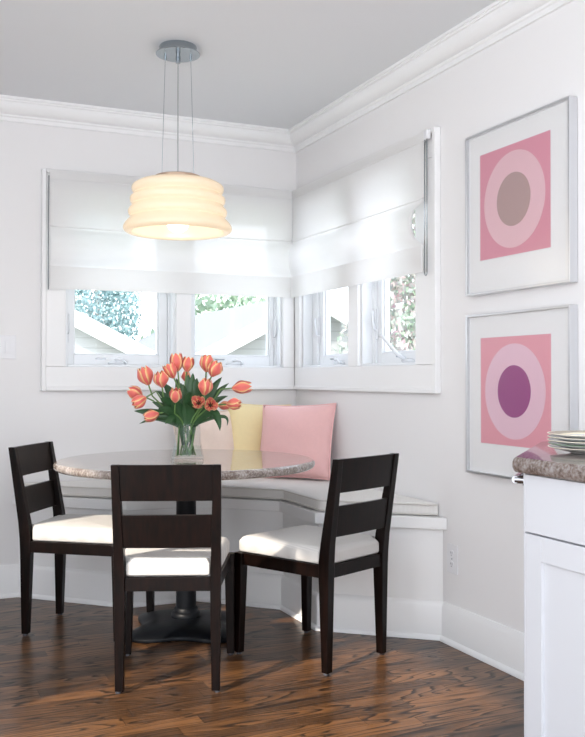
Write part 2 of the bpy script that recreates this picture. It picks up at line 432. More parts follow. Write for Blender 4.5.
# left side cord bar of the other shade
ls = [o for o in bpy.data.objects if o.name == 'roman_shade'][0]
bm = B(); i2 = Vector(ls.location)
tube(bm, [Vector((-1.350,-.036,2.062))-i2, Vector((-1.352,-.037,1.8))-i2, Vector((-1.352,-.040,1.50))-i2], .0026, 6); obj('pull_cord', bm, mat('grey_cord', (.18,.19,.20), .5), ls)

# ------------------------------------------------------------------ built-in window bench
def inset(poly, d):
    """move every front edge outwards by d; first vertex is the room corner, edges touching the walls stay"""
    out = []
    n = len(poly)
    lines = []
    for i in range(n):
        p, q = Vector(poly[i]), Vector(poly[(i+1) % n]); e = (q-p).normalized(); nr = Vector((e.y, -e.x))
        k = 0 if i in (0, n-1) else d
        lines.append((p + nr*k*SG, e))
    for i in range(n):
        p, e = lines[i-1]; q, f = lines[i]
        den = e.x*f.y - e.y*f.x
        if abs(den) < 1e-9: out.append(tuple(q)); continue
        t = ((q.x-p.x)*f.y - (q.y-p.y)*f.x)/den
        out.append(tuple(p + e*t))
    return out
poly = [(-.002,-.002), (-1.485,-.002), (-1.052,-.430), (-.720,-.430), (-.402,-.748), (-.402,-1.130), (-.002,-1.468)]
SG = 1
test = inset(poly, .02)
if test[3][1] > poly[3][1]: SG = -1
bench = empty('window_bench', (0,0,0), 0, 'white painted built-in corner bench with angled fronts under the windows', 'bench')
bench.location = (-.5,-.3,0); bi = Vector((.5,.3,0))
def mv(bm): bmesh.ops.translate(bm, verts=bm.verts, vec=bi); return bm
bm = B(); prism(bm, poly, .001, .449); obj('base_panel', mv(bm), trim_m, bench)
bm = B(); prism(bm, inset(poly, .022), .450, .498); obj('seat_slab', mv(bm), trim_m, bench, bevel=.003)
def skirt(bm, poly, prof):
    rings = []
    for o, z in prof:
        P = inset(poly, o); rings.append(P[1:])
    # loft between profile points along the front edges only
    V = [[bm.verts.new((x,y,z)) for (x,y) in P] for P, (o,z) in zip(rings, prof)]
    n = len(V[0])
    for j in range(len(V)-1):
        for i in range(n-1): bm.faces.new([V[j][i], V[j][i+1], V[j+1][i+1], V[j+1][i]])
    return bm
bm = B(); skirt(bm, poly, [(.0005,.001),(.020,.001),(.020,.010),(.016,.018),(.012,.022),(.012,.136),(.009,.144),(.004,.156),(.0005,.158)]); obj('kick_board', mv(bm), trim_m, bench, auto=40)
# seat cushion
cp = inset(poly, -.004)
cp[0] = (-.004,-.004); cp[1] = (cp[1][0], -.004); cp[6] = (-.004, cp[6][1]+.02)
cush = empty('bench_cushion', (-.5,-.3,.499), 0, 'pale oatmeal ribbed seat cushion lying along the corner bench', 'cushion')
ci = Vector((.5,.3,-.499))
bm = B(); prism(bm, cp, .4995, .552); bmesh.ops.translate(bm, verts=bm.verts, vec=ci); obj('cushion_pad', bm, bench_fab, cush, bevel=.012, seg=4)
for z in (.506, .546):
    P = inset(poly, -.0035); P[6] = (P[6][0], P[6][1]+.021)
    bm = B(); pts = []
    Q = [Vector((x,y,z)) for x,y in P[1:]]
    Q[0].y = -.012; Q[-1].x = -.012; Q[-1].y -= .004
    for a, b_ in zip(Q[:-1], Q[1:]):
        for k in range(8): pts.append(a.lerp(b_, k/8))
    pts.append(Q[-1])
    tube(bm, pts, .0035, 6); bmesh.ops.translate(bm, verts=bm.verts, vec=ci); obj('piping', bm, pipe_fab, cush, smooth=True)

# ------------------------------------------------------------------ throw pillows
def pillow(name, w, h, t, m, loc, rot, label):
    root = empty(name, loc, 0, label, 'pillow', 'throw pillows on the corner bench'); root.rotation_euler = rot
    n = 28; bm = B()
    def P(u, v, s):
        a = max(0, 1-abs(u)**2.2); b_ = max(0, 1-abs(v)**2.2)
        th = t/2*(a*b_)**.5
        # edges drawn in between the corners
        x = u*w/2*(1 - .055*(1-v*v)); z = v*h/2*(1 - .055*(1-u*u))
        wr = .0025*math.sin(7*u+3*v)*math.sin(5*v-2*u)*(a*b_)
        return (x, s*(th+wr), z)
    F = [[bm.verts.new(P(-1+2*i/n, -1+2*j/n, 1)) for j in range(n+1)] for i in range(n+1)]
    K = [[F[i][j] if i in (0,n) or j in (0,n) else bm.verts.new(P(-1+2*i/n, -1+2*j/n, -1)) for j in range(n+1)] for i in range(n+1)]
    for i in range(n):
        for j in range(n):
            bm.faces.new([F[i][j], F[i+1][j], F[i+1][j+1], F[i][j+1]]); bm.faces.new([K[i][j], K[i][j+1], K[i+1][j+1], K[i+1][j]])
    obj('pillow_cover', bm, m, root, smooth=True)
    ring = [P(-1+2*i/n, -1, 0) for i in range(n)] + [P(1, -1+2*i/n, 0) for i in range(n)] + [P(1-2*i/n, 1, 0) for i in range(n)] + [P(-1, 1-2*i/n, 0) for i in range(n)]
    bm = B(); tube(bm, ring, .0042, 6, closed=True); obj('piping', bm, m, root, smooth=True)
    return root
pillow('throw_pillow', .43, .385, .14, pink_fab, (-.170,-.372,.742), (R(-14), R(-2), R(-54)), 'pink linen square pillow with piping in front of the yellow one')
pillow('throw_pillow', .36, .375, .12, yel_fab, (-.265,-.115,.745), (R(-14), R(3), R(-6)), 'pale yellow pillow tucked behind the pink pillow in the corner')
pillow('throw_pillow', .34, .34, .11, peach_fab, (-.56,-.115,.722), (R(-14), R(-3), R(4)), 'peach pillow half hidden behind the tulips and vase')

# ------------------------------------------------------------------ chairs
def make_chair():
    root = empty('dining_chair', (0,0,0))
    # centre lines
    RX, RY, FX, FY = .164, -.205, .192, .203
    for s in (-1, 1):
        # front leg, tapering from the apron to the floor on its inner sides
        bm = B(); x = s*FX; o = s*.019
        hexa(bm, [(x-o*.55*0+ o, FY+.019,.008),(x+o-s*.028, FY+.019,.008),(x+o-s*.028, FY-.009,.008),(x+o, FY-.009,.008),
                  (x+o, FY+.019,.392),(x-o, FY+.019,.392),(x-o, FY-.021,.392),(x+o, FY-.021,.392)])
        lg = obj('front_leg', bm, espresso, root, bevel=.0022, seg=2)
        bm = B(); lathe(bm, [(.009,.0005),(.010,.004),(.010,.009)], 16, x+o-s*.014, FY+.005); obj('leg_glide', bm, slot_m, lg)
        # rear leg and stile in one piece, bent at the seat
        bm = B(); x = s*RX; xo = x + s*.018
        def ring(z, y0, y1, w):
            q = xo + s*(.006*(z/.78) - .005)
            return [(q, y0, z), (q-s*w, y0, z), (q-s*w, y1, z), (q, y1, z)]
        loft(bm, [ring(.008, RY-.016, RY+.012, .029), ring(.345, RY-.022, RY+.024, .036), ring(.40, RY-.024, RY+.024, .036),
                  ring(.47, RY-.030, RY+.014, .034), ring(.778, RY-.074, RY-.046, .027)])
        lg = obj('rear_leg', bm, espresso, root, bevel=.0022, seg=2)
        bm = B(); lathe(bm, [(.009,.0005),(.010,.004),(.010,.009)], 16, xo-s*.0145, RY-.002); obj('leg_glide', bm, slot_m, lg)
    # aprons
    def apron(a, b_, th=.020):
        bm = B(); A = Vector((*a, 0)); Bv = Vector((*b_, 0)); e = (Bv-A).normalized(); n = Vector((-e.y, e.x, 0))*th/2
        hexa(bm, [A-n+Vector((0,0,.345)), Bv-n+Vector((0,0,.345)), Bv+n+Vector((0,0,.345)), A+n+Vector((0,0,.345)),
                  A-n+Vector((0,0,.3915)), Bv-n+Vector((0,0,.3915)), Bv+n+Vector((0,0,.3915)), A+n+Vector((0,0,.3915))])
        obj('apron', bm, espresso, root, bevel=.0015)
    apron((-.173,.210),(.173,.210)); apron((-.144,-.210),(.144,-.210))
    for s in (-1, 1): apron((s*.166,-.182),(s*.187,.183))
    # curved back rails
    def yrail(z): return RY + .002 - (z-.47)*.155/1.0*1.0 if z > .47 else RY
    def rail(name, z0, z1, hl):
        bm = B(); rings = []
        n = 14
        for i in range(n+1):
            t = -1+2*i/n; x = t*hl; bow = -.005*(1-t*t)-.004
            yb, yt = RY-.012-(z0-.47)*.143+bow, RY-.012-(z1-.47)*.143+bow
            rings.append([(x, yb-.009, z0), (x, yb+.009, z0), (x, yt+.008, z1), (x, yt-.008, z1)])
        loft(bm, rings); obj(name, bm, espresso, root, auto=30, bevel=.0018)
    rail('top_rail', .655, .7775, .160); rail('lower_rail', .494, .607, .156)
    # upholstered seat, narrower at the back
    bm = B(); rings = []
    def outline(g, z):
        # g: shrink
        return [(-.193+g, .214-g, z), (.193-g, .214-g, z), (.172-g*.8, -.176+g*0, z), (.142-g, -.176, z), (.142-g, -.214+g, z), (-.142+g, -.214+g, z), (-.142+g, -.176, z), (-.172+g*.8, -.176, z)]
    loft(bm, [outline(.006,.3925), outline(0,.400), outline(0,.436), outline(.010,.450), outline(.022,.4555)])
    obj('seat', bm, seat_fab, root, bevel=.006, seg=3)
    return root
CH = [ ((-1.122,-1.422), 67.8, 'dark espresso slat-back chair in front, its back facing the viewer'),
       ((-.562,-1.414), 113.8, 'dark espresso slat-back chair at the right of the table by the bench end'),
       ((-1.282,-.692), -34.3, 'dark espresso slat-back chair at the left end of the table near the wall') ]
def copy_tree(o, parent=None):
    c = o.copy(); C.objects.link(c); c.parent = parent
    for ch in [x for x in bpy.data.objects if x.parent == o]: copy_tree(ch, c)
    return c
proto = make_chair()
for i, ((x, y), a, lab) in enumerate(CH):
    c = proto if i == 0 else copy_tree(proto)
    c.location = (x, y, 0); c.rotation_euler = (0, 0, R(a-90))
    tag(c, lab, 'chair', 'dining chairs around the round table')

# ------------------------------------------------------------------ table
TX, TY, TH = -.909, -.883, .72
tb = empty('pedestal_table', (TX,TY,0), 0, 'round granite-topped table on a black pedestal in the breakfast nook', 'table')
bm = B(); rt = .549
pr = [(.0, TH-.034), (rt-.020, TH-.034)] + [(rt-.017+.017*math.cos(a), TH-.017+.017*math.sin(a)) for a in [-PI/2+PI*k/10 for k in range(11)]] + [(rt-.022, TH), (0, TH)]
lathe(bm, pr, 96); obj('tabletop', bm, table_stone, tb, auto=35)
bm = B(); lathe(bm, [(.15,TH-.046),(.16,TH-.042),(.16,TH-.035)], 40); obj('mounting_plate', bm, iron, tb, auto=30)
bm = B(); lathe(bm, [(.043,.075),(.042,.30),(.042,TH-.07),(.055,TH-.05),(.055,TH-.046)], 40); obj('column', bm, iron, tb, auto=40)
bm = B(); lathe(bm, [(.060,.046),(.063,.050),(.063,.066),(.058,.074),(.052,.078),(.050,.088),(.046,.094),(.043,.096)], 40); obj('collar', bm, iron, tb, auto=40)
# four-cornered cast base, sides curved in
def base_ring(rad, pinch, z, n=64, rot=R(21.1)):
    out = []
    for i in range(n):
        a = 2*PI*i/n; k = abs(math.cos(2*a))**2.2     # 1 at corners
        out.append((rad*(pinch+(1-pinch)*k)*math.cos(a+rot), rad*(pinch+(1-pinch)*k)*math.sin(a+rot), z))
    return out
bm = B(); loft(bm, [base_ring(.285,.66,.003), base_ring(.288,.66,.012), base_ring(.280,.66,.020), base_ring(.20,.72,.040), base_ring(.13,.86,.047), base_ring(.085,.97,.052), base_ring(.06,1,.054)])
obj('base', bm, iron, tb, auto=50)

# ------------------------------------------------------------------ vase with tulips
VX, VY, VZ = TX+.005, TY+.0, TH+.0006
CAM = Vector((-2.0735,-4.625,1.07)); YAW, PIT, F = .4175, .0092, 913.3
fw = Vector((math.sin(YAW)*math.cos(PIT), math.cos(YAW)*math.cos(PIT), math.sin(PIT))); rt_ = Vector((math.cos(YAW), -math.sin(YAW), 0)); up_ = rt_.cross(fw)
vase = empty('glass_vase', (VX,VY,VZ), 0, 'clear glass vase holding orange tulips, standing on the table', 'vase')
def vr(z): # outer radius
    t = z/.155
    return .0725 - .012*min(1,t*2.2) - .006*t + .004*max(0,t-.85)/.15*0
bm = B()
zs = [0,.004,.012,.02,.035,.05,.07,.09,.11,.13,.15,.155]
outer = [((vr(z) if z > .006 else vr(0)-.006+z), z) for z in zs]
inner = [(vr(z)-.0035, z) for z in reversed(zs[2:])]
lathe(bm, outer + inner, 48, cap=False)
bmesh.ops.contextual_create(bm, geom=[e for e in bm.edges if e.is_boundary and all(v.co.z < .001 for v in e.verts)])
bmesh.ops.contextual_create(bm, geom=[e for e in bm.edges if e.is_boundary and all(abs(v.co.z-.012) < .001 for v in e.verts)])
obj('vase_glass', bm, vase_m, vase, smooth=True)
bm = B(); lathe(bm, [(vr(.021)-.005,.0135),(vr(.035)-.005,.035),(vr(.055)-.005,.055)], 40); obj('water', bm, water_m, vase, auto=40)

def petal_mat():
    m = mat('tulip_petals', (.85,.25,.12), .5, sheen=.2)
    nt = m.node_tree; b = nt.nodes['Principled BSDF']; N = nt.nodes; L = nt.links
    uv = N.new('ShaderNodeUVMap'); sp = N.new('ShaderNodeSeparateXYZ'); L.new(uv.outputs[0], sp.inputs[0])
    ab = N.new('ShaderNodeMath'); ab.operation = 'SUBTRACT'; ab.inputs[1].default_value = .5; L.new(sp.outputs[0], ab.inputs[0])
    a2 = N.new('ShaderNodeMath'); a2.operation = 'ABSOLUTE'; L.new(ab.outputs[0], a2.inputs[0])
    v2 = N.new('ShaderNodeMath'); v2.operation = 'POWER'; v2.inputs[1].default_value = 8; L.new(sp.outputs[1], v2.inputs[0])
    v3 = N.new('ShaderNodeMath'); v3.operation = 'MULTIPLY_ADD'; v3.inputs[1].default_value = .22; L.new(v2.outputs[0], v3.inputs[0]); L.new(a2.outputs[0], v3.inputs[2])
    n = N.new('ShaderNodeTexNoise'); n.inputs['Scale'].default_value = 9; mp = N.new('ShaderNodeMapping'); mp.inputs['Scale'].default_value = (6,.7,1); L.new(uv.outputs[0], mp.inputs[0]); L.new(mp.outputs[0], n.inputs['Vector'])
    ad = N.new('ShaderNodeMath'); ad.operation = 'MULTIPLY_ADD'; ad.inputs[1].default_value = .34; L.new(n.outputs['Fac'], ad.inputs[0]); L.new(v3.outputs[0], ad.inputs[2])
    cr = N.new('ShaderNodeValToRGB'); e = cr.color_ramp.elements
    e[0].position = .14; e[0].color = (.76,.14,.13,1); e[1].position = .66; e[1].color = (.95,.74,.34,1)
    k = e.new(.47); k.color = (.84,.20,.14,1)
    L.new(ad.outputs[0], cr.inputs['Fac']); L.new(cr.outputs['Color'], b.inputs['Base Color'])
    try:
        b.inputs['Subsurface Weight'].default_value = .12; b.inputs['Subsurface Radius'].default_value = (.01,.005,.002)
    except Exception: pass
    return m
petal_m = petal_mat()
stem_m = mat('tulip_stem', (.13,.25,.07), .5)
leaf_m = mat('tulip_leaf', (.035,.10,.035), .42, var=.35, vscale=30)
stamen_m = mat('tulip_stamens', (.06,.04,.02), .6)

def flower_mesh(bm, base, axis, Lh, Rr, opened, spin):
    axis = axis.normalized(); s = axis.cross(Vector((0,0,1)) if abs(axis.z) < .95 else Vector((1,0,0))).normalized(); t = s.cross(axis)
    uvl = bm.loops.layers.uv.verify()
    nu, nv = 8, 10
    for k in range(6):
        inner = k % 2; a0 = spin + k*PI/3
        rs = .90 if inner else 1.
        flare = opened if not inner else opened*.8
        G = []
        for j in range(nv+1):
            v = j/nv
            r = Rr*rs*(.16 + .86*math.sin(min(1, v/.50)*PI/2)) * (1 if v < .5 else 1 - (.55-flare)*((v-.5)/.5)**1.7)
            wd = 1.05*(math.sin(PI*min(1, (v*.80+.12)))**.55)*(1 if v < .72 else max(0,1-((v-.72)/.28)**2)**.62)
            row = []
            for i in range(nu+1):
                u = -1+2*i/nu; a = a0 + u*wd*.78
                rr = r*(1-.05*u*u*0+ .03*(1-u*u)) + (.0018*math.sin(9*v+k)*u*u) + .06*Rr*abs(u)*(1 if inner == 0 else -.3)
                p = base + axis*(Lh*v*(1-.03*u*u)) + (s*math.cos(a)+t*math.sin(a))*rr
                row.append((bm.verts.new(p), (i/nu, v)))
            G.append(row)
        for j in range(nv):
            for i in range(nu):
                q = [G[j][i], G[j][i+1], G[j+1][i+1], G[j+1][i]]
                try: f = bm.faces.new([x[0] for x in q])
                except ValueError: continue
                for lp, x in zip(f.loops, q): lp[uvl].uv = x[1]

def leaf_mesh(bm, pts, width, roll=0.):
    pts = bez(*pts, n=14); n = len(pts)
    grid = []
    for i, p in enumerate(pts):
        t = i/(n-1); d = (pts[min(i+1,n-1)]-pts[max(i-1,0)]).normalized()
        side = d.cross(fw)
        if side.length < .1: side = d.cross(Vector((0,0,1)))
        side.normalize(); nr = side.cross(d).normalized()
        side = (side*math.cos(roll) + nr*math.sin(roll)).normalized(); nr = side.cross(d).normalized()
        w = width/2*max(.02, math.sin(PI*min(1,(t*.86+.14)))**.75) * (1 if t < .98 else .3)
        grid.append([bm.verts.new(p + side*w*u + nr*abs(u)*w*.38) for u in (-1,-.5,0,.5,1)])
    for a, b_ in zip(grid[:-1], grid[1:]):
        for i in range(4): bm.faces.new([a[i], a[i+1], b_[i+1], b_[i]])

def at(px, py, dep):
    """a point of the bouquet, dep metres in front (-) of or behind (+) the vase axis"""
    w = (Vector((VX,VY,.8))-CAM).dot(fw) + dep
    return CAM + fw*w + rt_*((px-292.5)/F*w) - up_*((py-368.5)/F*w)

# (px, py of blossom centre, depth, blossom axis as (right, up, back), length, radius, openness, label, leaf tips)
TUL = [
 (145.7,376.7, .00, (-.35,1,0),   .078,.030,.10, 'large orange-pink tulip leaning up at the upper left of the bouquet', (152,402,.02,.030)),
 (161,  380.0,-.05, (-.12,1,-.2), .066,.029,.05, 'rounded coral tulip in front, second from the upper left', (163,383,.03,.042)),
 (136,  393.0, .03, (-1,.45,0),   .064,.026,.10, 'coral tulip reaching furthest left of all', (134,411,.0,.034)),
 (140,  401.0,-.05, (-.8,-.5,-.3),.062,.024,.20, 'yellow-edged tulip drooping just under the leftmost coral bloom', (139,424,-.05,.018)),
 (152,  415.6,-.07, (-1,-.30,-.3),.062,.022,.25, 'lowest tulip on the left, hanging sideways over a dark leaf', (165,424,-.08,.030)),
 (177,  363.0, .02, (-.10,1,0),   .074,.026,.30, 'tallest tulip with yellow-tipped petals near the middle', (176,378,.04,.036)),
 (171,  371.5,-.01, (-.45,1,0),   .064,.023,.45, 'spiky half-open tulip touching the tallest bloom on its left', (183,384,-.03,.040)),
 (175.5,396.0,-.10, (.10,1,-.4),  .062,.023,.15, 'pale coral tulip low in the front centre above the vase', (160,398,-.08,.044)),
 (187.8,365.0, .02, (.15,1,0),    .062,.022,.35, 'small pointed tulip just right of the tallest bloom', (188,374,.0,.036)),
 (186,  377.0, .08, (.0,1,.2),    .045,.017,.10, 'small red tulip bud mostly hidden at the centre back', None),
 (206.5,364.0, .03, (.05,1,0),    .072,.027,.15, 'yellow-flamed tulip at the top right, behind the pinker bloom', (203,380,.06,.040)),
 (214.5,369.5,-.02, (.45,1,-.1),  .068,.028,.15, 'plump pink tulip at the top right leaning right', (222,377,.03,.036)),
 (205.5,387.5,-.08, (.15,1,-.2),  .068,.027,.05, 'upright coral tulip right of centre, above two open blooms', (197,378,-.02,.040)),
 (198.5,402.7,-.13, (-.05,.25,-1),.046,.022,.75, 'open red tulip facing the viewer above the vase rim, left of a pair', (188,405,-.09,.044)),
 (210.6,405.0,-.13, (.15,.15,-1), .046,.022,.75, 'open orange tulip facing the viewer, right of a pair', (218,411,-.08,.034)),
 (241,  387.3, .00, (1,.10,0),    .080,.025,.15, 'long pink and yellow tulip pointing furthest right', (229,383,.04,.026)),
 (233,  404.0,-.04, (1,.05,-.2),  .060,.022,.15, 'coral tulip on the right in front of the yellow pillow', (220,431,-.10,.036)),
 (224,  405.5, .03, (1,.10,.1),   .050,.017,.10, 'slim tulip bud at the right mostly hidden behind a coral bloom', (227,426,.0,.012)),
]
LEAF2 = {0:(157,391,-.02,.042), 1:(147,419,-.03,.04), 5:(193,373,-.02,.044), 7:(171,401,-.12,.05), 10:(211,385,.02,.045), 12:(206,396,-.05,.05), 9:(181,383,.02,.05), 15:(228,396,.03,.036), 4:(158,409,-.10,.046), 13:(190,392,-.10,.05)}
for i, (px, py, dep, ax, Lh, Rr, op, lab, lf) in enumerate(TUL):
    a = 2*PI*i*.382; rb = .012 + .036*((i*5) % 7)/6
    foot = Vector((VX+rb*math.cos(a), VY+rb*math.sin(a), VZ+.016))
    axis = (rt_*ax[0] + Vector((0,0,1))*ax[1] + fw*ax[2]).normalized()
    cen = at(px, py, dep); base = cen - axis*Lh*.48
    Lh *= 1.08; Rr *= 1.08; root = empty('tulip', foot, 0, lab, 'tulip', 'tulips in the glass vase')
    inv = Vector(foot)
    # the stem crosses to the side the bloom leans to, passing inside the rim
    hd = Vector((base.x-VX, base.y-VY, 0)); hl = max(.001, hd.length)
    rim = Vector((VX, VY, VZ+.150)) + hd/hl*min(.036, hl*.5)
    bend = base - axis*.05
    pts = [foot, foot.lerp(rim, .5)]
    pts += [rim] + bez(rim, rim + Vector((0,0,.03)) + hd*.15, bend, 6)[1:] + [bend.lerp(base, .5), base + axis*.003]
    pts = [p - inv for p in pts]
    bm = B(); tube(bm, pts, .0032, 7); obj('stem', bm, stem_m, root, smooth=True)
    bm = B(); flower_mesh(bm, base-inv, axis, Lh, Rr, op, i*.7); f = obj('flower_head', bm, petal_m, root, smooth=True, recalc=False)
    if op > .6:
        bm = B()
        sdv = axis.cross(Vector((1,0,0))).normalized(); tv = axis.cross(sdv)
        for k in range(6):
            o_ = (sdv*math.cos(k*PI/3) + tv*math.sin(k*PI/3))
            tube(bm, [base-inv+axis*.006+o_*.003, base-inv+axis*.026+o_*.009], .0022, 5)
        obj('stamens', bm, stamen_m, f, smooth=True)
    if lf:
        tip = at(lf[0], lf[1], lf[2]); hd2 = Vector((tip.x-VX, tip.y-VY, 0)); l2 = max(.001, hd2.length)
        st = Vector((VX, VY, VZ+.145)) + hd2/l2*.034
        ctl = st.lerp(tip, .5) + Vector((0,0,.055 if tip.z < VZ+.2 else .03)) - hd2*.12
        if i == 17: ctl = at(233,407,.0)
        if i == 16: ctl = at(217,398,-.06)
        bm = B(); low = Vector((VX, VY, VZ+.06)) + hd2/l2*.02
        leaf_mesh(bm, (st-inv, ctl-inv, tip-inv), lf[3]*1.3, (.35 if i % 2 else -.3)); 
        tube(bm, [low-inv, st-inv], [.004,.005], 6)
        obj('leaf', bm, leaf_m, root, smooth=True)
    if i in LEAF2:
        lx, ly, ld, lw = LEAF2[i]
        tip = at(lx, ly, ld); hd2 = Vector((tip.x-VX, tip.y-VY, 0)); l2 = max(.001, hd2.length)
        st = Vector((VX, VY, VZ+.140)) + hd2/l2*.030
        bm = B(); leaf_mesh(bm, (st-inv, st.lerp(tip,.5)+Vector((0,0,.04))-hd2*.1-inv, tip-inv), lw, (-.4 if i % 2 else .3)); obj('leaf', bm, leaf_m, root, smooth=True)

# ------------------------------------------------------------------ pendant lamp
PX, PY = -.993, -1.036
pend = empty('pendant_lamp', (PX,PY,CEIL), 0, 'pendant lamp with ribbed cream glass shade hanging over the table', 'lamp')
def zc(z): return (1.676+.966*(z-1.688) if z < 1.95 else z)-CEIL
bm = B(); lathe(bm, [(.074,-.0005),(.076,-.004),(.076,-.028),(.070,-.030)], 48); lathe(bm, [(.070,-.030),(.089,-.0305),(.0905,-.032),(.0905,-.0335),(.089,-.035)], 48)
can = obj('canopy', bm, nickel, pend, auto=40)
ca = math.atan2(CAM.y-PY, CAM.x-PX)
for k in range(3):
    a = ca + k*2*PI/3
    t0 = Vector((.060*math.cos(a), .060*math.sin(a), -.034)); t1 = Vector((.076*math.cos(a), .076*math.sin(a), zc(1.909)))
    if k == 0: t0 = Vector((.02*math.cos(a), .02*math.sin(a), -.034)); t1 = Vector((.05*math.cos(a), .05*math.sin(a), zc(1.909)))
    bm = B(); tube(bm, [t0, t1], .0011, 6); obj('suspension_cable', bm, nickel, pend)
    bm = B(); lathe(bm, [(.005,t0.z-.014),(.0055,t0.z-.002),(.0055,t0.z)], 14, t0.x, t0.y); obj('cable_gripper', bm, nickel, can, auto=40)
bm = B(); tube(bm, [(0,0,-.034),(0,0,zc(1.90))], .0024, 8); obj('power_cord', bm, mat('clear_cord', (.45,.44,.42), .4), pend)
bm = B(); lathe(bm, [(.009,-.07),(.010,-.045),(.008,-.034)], 16); obj('cord_grip', bm, nickel, can, auto=40)
bm = B(); lathe(bm, [(.092,zc(1.889)),(.096,zc(1.892)),(.096,zc(1.904)),(.090,zc(1.908)),(.004,zc(1.912))], 48); obj('cap_disc', bm, mat('copper_cap', (.50,.36,.27), .3, .9), pend, auto=40)
def lamp_shade_mat():
    m = bpy.data.materials.new('opal_glass'); m.use_nodes = True; nt = m.node_tree; N = nt.nodes; L = nt.links
    b = N['Principled BSDF']; b.inputs['Base Color'].default_value = (.80,.74,.64,1); b.inputs['Roughness'].default_value = .18
    b.inputs['Coat Weight'].default_value = .3
    b.inputs['Emission Color'].default_value = (1.,.85,.62,1); b.inputs['Emission Strength'].default_value = EM_SHADE
    t = N.new('ShaderNodeBsdfTranslucent'); t.inputs[0].default_value = (1.,.86,.64,1)
    mx = N.new('ShaderNodeMixShader'); mx.inputs[0].default_value = .35
    out = N['Material Output']; L.new(b.outputs[0], mx.inputs[1]); L.new(t.outputs[0], mx.inputs[2]); L.new(mx.outputs[0], out.inputs[0])
    return m
EM_SHADE = .15
# ribbed profile
prof = [(.090,1.886),(.130,1.886),(.160,1.882),(.178,1.874)]
ribs = [(.188,1.868,.178,1.838),(.187,1.811,.186,1.783),(.205,1.757,.194,1.728)]
def rib_r(z):
    return 0
pts = []
keys = [(.176,1.874),(.188,1.865),(.1915,1.853),(.188,1.841),(.180,1.832),(.187,1.824),(.1965,1.815),(.198,1.806),(.195,1.794),(.187,1.785),(.194,1.776),(.204,1.762),(.2055,1.753),(.202,1.741),(.195,1.733),(.204,1.722),(.218,1.706),(.225,1.693),(.226,1.684),(.222,1.676),(.212,1.669),(.200,1.668),(.191,1.672)]
# Catmull-Rom smoothing
def crs(K, n=4):
    out = []
    for i in range(len(K)-1):
        p = [Vector(K[max(0,i-1)]), Vector(K[i]), Vector(K[i+1]), Vector(K[min(len(K)-1,i+2)])]
        for k in range(n):
            t = k/n
            out.append(tuple(.5*((2*p[1]) + (p[2]-p[0])*t + (2*p[0]-5*p[1]+4*p[2]-p[3])*t*t + (3*p[1]-p[0]-3*p[2]+p[3])*t**3)))
    out.append(K[-1]); return out
outer = prof[:-1] + crs(keys)
inner = [(.187,1.680),(.186,1.70),(.183,1.72),(.178,1.78),(.170,1.83),(.166,1.866),(.130,1.877),(.090,1.878)]
bm = B(); lathe(bm, [(r*.975, zc(z)) for r, z in outer+inner], 72, cap=False)
bmesh.ops.bridge_loops(bm, edges=[e for e in bm.edges if e.is_boundary])
obj('lamp_shade', bm, lamp_shade_mat(), pend, smooth=True)
def emi(name, col, s):
    m = bpy.data.materials.new(name); m.use_nodes = True; nt = m.node_tree; nt.nodes.clear()
    o = nt.nodes.new('ShaderNodeOutputMaterial'); e = nt.nodes.new('ShaderNodeEmission'); e.inputs[0].default_value = (*col,1); e.inputs[1].default_value = s
    nt.links.new(e.outputs[0], o.inputs[0]); return m
bm = B(); lathe(bm, [(.0,zc(1.668)),(.020,zc(1.672)),(.036,zc(1.684)),(.046,zc(1.703)),(.049,zc(1.722)),(.046,zc(1.742)),(.036,zc(1.762)),(.022,zc(1.785)),(.016,zc(1.81)),(.016,zc(1.83))], 32)
obj('bulb', bm, emi('lit_bulb', (1,.95,.85), 2.5), pend, smooth=True)
bm = B(); lathe(bm, [(.018,zc(1.83)),(.020,zc(1.85)),(.020,zc(1.885))], 24); obj('socket', bm, plastic, pend, auto=40)

